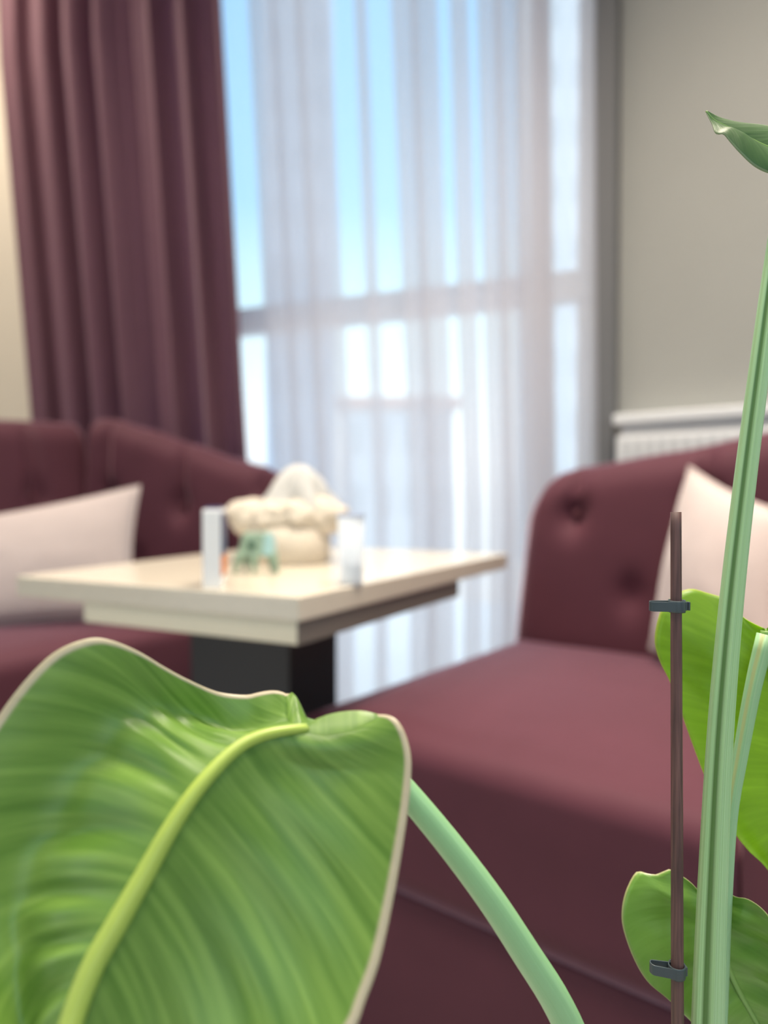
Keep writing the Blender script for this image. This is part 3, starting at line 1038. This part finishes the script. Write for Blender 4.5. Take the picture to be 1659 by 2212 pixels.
# backlit leaf
nu = 80
mid = pix_curve([(1654, 1362, .444), (1668, 1440, .447), (1688, 1600, .452), (1712, 1800, .46), (1735, 1990, .465)], nu + 1)
lef = pix_curve([(1652, 1358, .444), (1630, 1348, .452), (1603, 1331, .462), (1575, 1298, .47), (1556, 1289, .474), (1525, 1280, .478), (1494, 1272, .48), (1468, 1279, .48), (1440, 1300, .48),
                 (1424, 1327, .478), (1414, 1381, .476), (1424, 1425, .474), (1450, 1478, .474), (1486, 1579, .474), (1524, 1680, .474), (1555, 1745, .472), (1588, 1800, .47), (1618, 1838, .47), (1659, 1879, .468), (1735, 1992, .465)], nu + 1)
rig = pix_curve([(1656, 1358, .444), (1690, 1330, .44), (1760, 1310, .43), (1830, 1350, .42), (1880, 1450, .42), (1900, 1600, .43), (1860, 1800, .445), (1800, 1920, .455), (1735, 1992, .465)], nu + 1)
lf = leaf('leaf', mid, lef, rig, M_leaf_back, plant, nu, 18, bulge=(.006, .004), slant=.15,
          ripple=lambda a, v_: .0012 * math.sin(40 * a + 3 * v_) * abs(v_) * (1 - abs(v_)) * 3)
v, f, u = tube(mid, [.0032 * (1 - .7 * i / nu) for i in range(nu + 1)], 10)
mesh_obj('midrib', v, f, M_midrib_d, lf).matrix_parent_inverse = Matrix()

# low leaf
mid = pix_curve([(1556, 1940, .452), (1560, 1985, .450), (1567, 2070, .448), (1590, 2130, .447), (1636, 2212, .445), (1690, 2310, .445), (1730, 2380, .45)], nu + 1)
lef = pix_curve([(1554, 1938, .452), (1528, 1938, .454), (1510, 1926, .456), (1493, 1907, .459), (1477, 1895, .462), (1451, 1878, .466), (1434, 1882, .467), (1416, 1889, .468), (1394, 1886, .47), (1374, 1884, .472), (1352, 1924, .47),
                 (1343, 1968, .468), (1347, 2009, .466), (1369, 2070, .462), (1399, 2120, .459), (1444, 2159, .456), (1496, 2209, .453), (1560, 2270, .45), (1640, 2335, .45), (1730, 2382, .45)], nu + 1)
rig = pix_curve([(1560, 1936, .452), (1574, 1931, .448), (1593, 1938, .442), (1615, 1942, .436), (1643, 1960, .43), (1665, 1985, .425), (1700, 2040, .42), (1740, 2130, .42), (1760, 2230, .428), (1750, 2320, .44), (1730, 2382, .45)], nu + 1)
lf = leaf('leaf', mid, lef, rig, M_leaf_low, plant, nu, 18, bulge=(.004, -.006), slant=.30,
          ripple=lambda a, v_: .0022 * math.sin(30 * a - 6 * abs(v_)) * abs(v_) * (1 - abs(v_)) * 4 * min(1, a * 6))
v, f, u = tube(mid, [.0026 * (1 - .7 * i / nu) for i in range(nu + 1)], 10)
mesh_obj('midrib', v, f, M_midrib_d, lf).matrix_parent_inverse = Matrix()
# its short petiole down to the pot
pts = [mid[0], P(1552, 2030, .462), P(1545, 2250, .468), POT + Vector((0, .02, .25))]
path = cr_curve(pts, 40)
v, f, u = tube(path, [.0042] * 40, 16)
mesh_obj('petiole', v, f, M_stem2, plant, uvs=u)

# curled leaf tip at the top right
mid = pix_curve([(1525, 240, .43), (1545, 262, .43), (1590, 285, .43), (1640, 312, .43), (1700, 340, .43), (1770, 380, .43), (1840, 430, .435)], nu + 1)
lef = pix_curve([(1526, 239, .43), (1553, 253, .436), (1585, 262, .44), (1610, 266, .443), (1659, 272, .446), (1740, 290, .45), (1800, 340, .45), (1842, 430, .435)], nu + 1)
rig = pix_curve([(1525, 242, .43), (1538, 268, .425), (1543, 284, .421), (1550, 290, .419), (1563, 290, .417), (1580, 310, .415), (1600, 332, .413), (1628, 358, .412), (1660, 374, .412), (1720, 390, .412), (1790, 420, .418), (1840, 432, .435)], nu + 1)
lf = leaf('leaf', mid, lef, rig, M_leaf_top, plant, nu, 14, bulge=(.002, .004), slant=.3)
v, f, u = tube(mid, [.0006 + .0020 * i / nu for i in range(nu + 1)], 10)
mesh_obj('midrib', v, f, M_midrib_d, lf).matrix_parent_inverse = Matrix()

# big near leaf arching towards the camera
nu = 160
mid = pix_curve([(758, 1584, .345), (700, 1576, .338), (640, 1576, .330), (560, 1592, .322), (500, 1628, .315), (430, 1702, .305), (370, 1790, .297), (310, 1897, .290), (250, 2002, .283), (200, 2092, .277), (155, 2212, .270), (130, 2330, .262), (120, 2440, .256)], nu + 1)
lef = pix_curve([(756, 1582, .346), (700, 1561, .349), (650, 1548, .351), (643, 1530, .353), (631, 1508, .355), (612, 1493, .357), (588, 1488, .358), (560, 1491, .357), (530, 1496, .356), (470, 1489, .352), (410, 1466, .346), (355, 1438, .340), (300, 1406, .335), (240, 1382, .331), (190, 1378, .327), (120, 1406, .322), (60, 1462, .317), (0, 1540, .312),
                 (-60, 1640, .305), (-105, 1780, .296), (-120, 1950, .286), (-90, 2120, .276), (-20, 2290, .266), (118, 2446, .256)], nu + 1)
rig = pix_curve([(762, 1582, .345), (790, 1566, .340), (815, 1549, .335), (830, 1544, .332), (851, 1550, .329), (867, 1568, .326), (881, 1602, .323), (888, 1650, .319), (882, 1740, .313), (866, 1850, .306), (846, 1960, .299), (820, 2075, .291), (790, 2160, .285), (755, 2240, .279), (640, 2370, .270), (450, 2470, .262), (124, 2448, .256)], nu + 1)


def ease_start(c, k):
    """resample a margin so its first rows stay close to the leaf base"""
    m = len(c) - 1
    out = []
    for i in range(m + 1):
        a = i / m
        x = a * a / (a + k) * (1 + k) * m
        j = min(int(x), m - 1)
        out.append(c[j].lerp(c[j + 1], x - j))
    return out


rig = ease_start(rig, .15)
lef = ease_start(lef, .05)


def big_ripple(a, v_):
    w = abs(v_)
    k = min(1, max(0, (a - .10) * 5))
    if v_ < 0:
        # pleats between the veins, then the margin rises in a broad lip
        ph = 70 * a - 12.5 * w + 1.2 * math.sin(17 * a)
        pl = math.sin(ph) + .35 * math.sin(2 * ph + .8)
        env = math.exp(-((w - .36) / .22) ** 2) * k
        lip = -.018 * k * (1 - .45 * a) * math.exp(-((w - .60 - .07 * math.sin(9 * a)) / .25) ** 2)
        return .0021 * env * pl + lip
    fold = .002 * math.exp(-((a - .20) / .12) ** 2) * math.sin(PI * w) * k
    return .0006 * math.sin(52 * a - 10 * w) * w * (1 - w) * 4 * k - fold


lf = leaf('leaf', mid, lef, rig, M_leaf_big, plant, nu, 30, bulge=(-.008, -.012), ripple=big_ripple, slant=.18, slant_r=.22, thick=.0007)
v, f, u = tube([q + Vector((0, -.0008, .0005)) for q in mid], [.0017 + .0030 * min(1, i / nu * 1.5) for i in range(nu + 1)], 14)
mesh_obj('midrib', v, f, M_midrib, lf).matrix_parent_inverse = Matrix()
# its arching petiole
pts = [mid[0] + Vector((.0, .002, -.001)), P(800, 1625, .352), P(900, 1738, .358), P(985, 1842, .364), P(1065, 1950, .37), P(1140, 2065, .378), P(1200, 2160, .386), P(1252, 2270, .395), P(1330, 2460, .41), POT + Vector((-.03, -.05, .25))]
path = cr_curve(pts, 80)
v, f, u = tube(path, [(.0060 + .0026 * min(1, i / 22)) for i in range(80)], 28)
mesh_obj('petiole', v, f, M_stem3, plant, uvs=u)

# ------------------------------------------------------------------ stake and clips
def stake_mat():
    m = bpy.data.materials.new('stake_wood'); m.use_nodes = True
    n, l = link_nodes(m)
    b = n['Principled BSDF']
    tc_ = n.new('ShaderNodeTexCoord'); mp2 = n.new('ShaderNodeMapping'); mp2.inputs['Scale'].default_value = (500, 500, 18)
    l.new(tc_.outputs['Object'], mp2.inputs[0])
    t = n.new('ShaderNodeTexNoise'); t.inputs['Scale'].default_value = 1; t.inputs['Detail'].default_value = 6; l.new(mp2.outputs[0], t.inputs['Vector'])
    rp = n.new('ShaderNodeValToRGB')
    rp.color_ramp.elements[0].position = .3; rp.color_ramp.elements[0].color = (.055, .026, .026, 1)
    rp.color_ramp.elements[1].position = .75; rp.color_ramp.elements[1].color = (.19, .095, .085, 1)
    l.new(t.outputs['Fac'], rp.inputs[0]); l.new(rp.outputs[0], b.inputs['Base Color'])
    b.inputs['Roughness'].default_value = .55
    bp = n.new('ShaderNodeBump'); bp.inputs['Strength'].default_value = .5; bp.inputs['Distance'].default_value = .0004
    l.new(t.outputs['Fac'], bp.inputs['Height']); l.new(bp.outputs[0], b.inputs['Normal'])
    return m


M_stake = stake_mat()
top = P(1460, 1106, .42); low = P(1463.5, 2212, .42)
dirv = (low - top).normalized()
bot = top + dirv * ((top.z - .22) / -dirv.z)
n_ = 60
path = [top.lerp(bot, i / (n_ - 1)) for i in range(n_)]
rr = [(11.3 + 1.9 * min(1, (py_of(q) - 1106) / 1106)) / FPX * .42 + .00006 * noise.noise(q * 60) for q in path]
v, f, u = tube(path, rr, 24)
sk = mesh_obj('garden_stake', v, f, M_stake)
tag(sk, 'thin brown wooden plant stake standing upright left of the green stem', 'stake')
# crisp cut end
sk.data.polygons[len(sk.data.polygons) - 2].use_smooth = False


def clip(py, x0, x1, hpx, tilt, label):
    k = .42 / FPX
    c = P(1462, py, .42)
    o = thing('plant_clip', c, label, 'clip', 'dark plastic clips on the stake')
    r = 15.2 * k
    h = hpx * k
    # ring around the stake
    V, F = [], []
    seg = 36
    prof = [(r, -h / 2), (r + 2.5 * k, -h / 2 - 1 * k), (r + 3 * k, -h / 2 + 3 * k), (r + 3 * k, h / 2 - 3 * k), (r + 2.5 * k, h / 2 + 1 * k), (r, h / 2), (r, -h / 2)]
    v, f = lathe([(a, b) for a, b in prof], seg, c)
    fix_normals(mesh_obj('ring', v, f, M_clip, o))
    # side loop to the left, an elongated open loop
    lw = (1462 - x0) * k - r
    loop = []
    lx = -r - lw
    wy = 8.5 * k
    for t in range(33):
        a = PI / 2 + PI * t / 32
        loop.append(Vector((lx + wy + wy * math.cos(a), wy * math.sin(a) * 1.15, 0)))
    loop = [Vector((-r * .55, wy * 1.15, 0))] + loop + [Vector((r * .35, -wy * 1.6 - 3 * k, 0))]
    V, F = [], []
    th = 2.6 * k
    for i, q in enumerate(loop):
        a = loop[max(i - 1, 0)]; b = loop[min(i + 1, len(loop) - 1)]
        d = (b - a).normalized(); nn = Vector((-d.y, d.x, 0))
        dz = tilt * q.x
        for sgn, zz in ((1, -1), (1, 1), (-1, 1), (-1, -1)):
            V.append(c + q + nn * sgn * th / 2 + Vector((0, 0, zz * h * .44 + dz)))
    for i in range(len(loop) - 1):
        for s in range(4):
            s2 = (s + 1) % 4
            F.append((i * 4 + s, i * 4 + s2, (i + 1) * 4 + s2, (i + 1) * 4 + s))
    F.append((3, 2, 1, 0)); F.append(tuple((len(loop) - 1) * 4 + s for s in range(4)))
    add_bevel(fix_normals(mesh_obj('loop', V, F, M_clip, o, smooth=False)), .0003, 2)
    # latch tab on the right
    xr = (x1 - 1462) * k
    parts = []
    for a_, b_ in ((r + 1 * k, xr - 6 * k), (xr - 4.5 * k, xr)):
        parts.append(prism([(c.x + a_, c.y - 6 * k), (c.x + b_, c.y - 6 * k), (c.x + b_, c.y + 4 * k), (c.x + a_, c.y + 4 * k)], c.z - h * .38, c.z + h * .38))
    parts.append(prism([(c.x + r, c.y - 3 * k), (c.x + xr, c.y - 3 * k), (c.x + xr, c.y + 2 * k), (c.x + r, c.y + 2 * k)], c.z - h * .25, c.z + h * .25))
    v, f = join_geo(parts)
    add_bevel(fix_normals(mesh_obj('latch', v, f, M_clip, o, smooth=False)), .0002, 2)


clip(1309, 1404, 1489, 24, 0.0, 'upper dark grey plastic clip gripping the brown stake above the bright green leaf edge')
clip(2096, 1405, 1483, 25, -.12, 'lower dark grey plastic clip gripping the brown stake over the low heart shaped leaf')

bpy.context.view_layer.update()
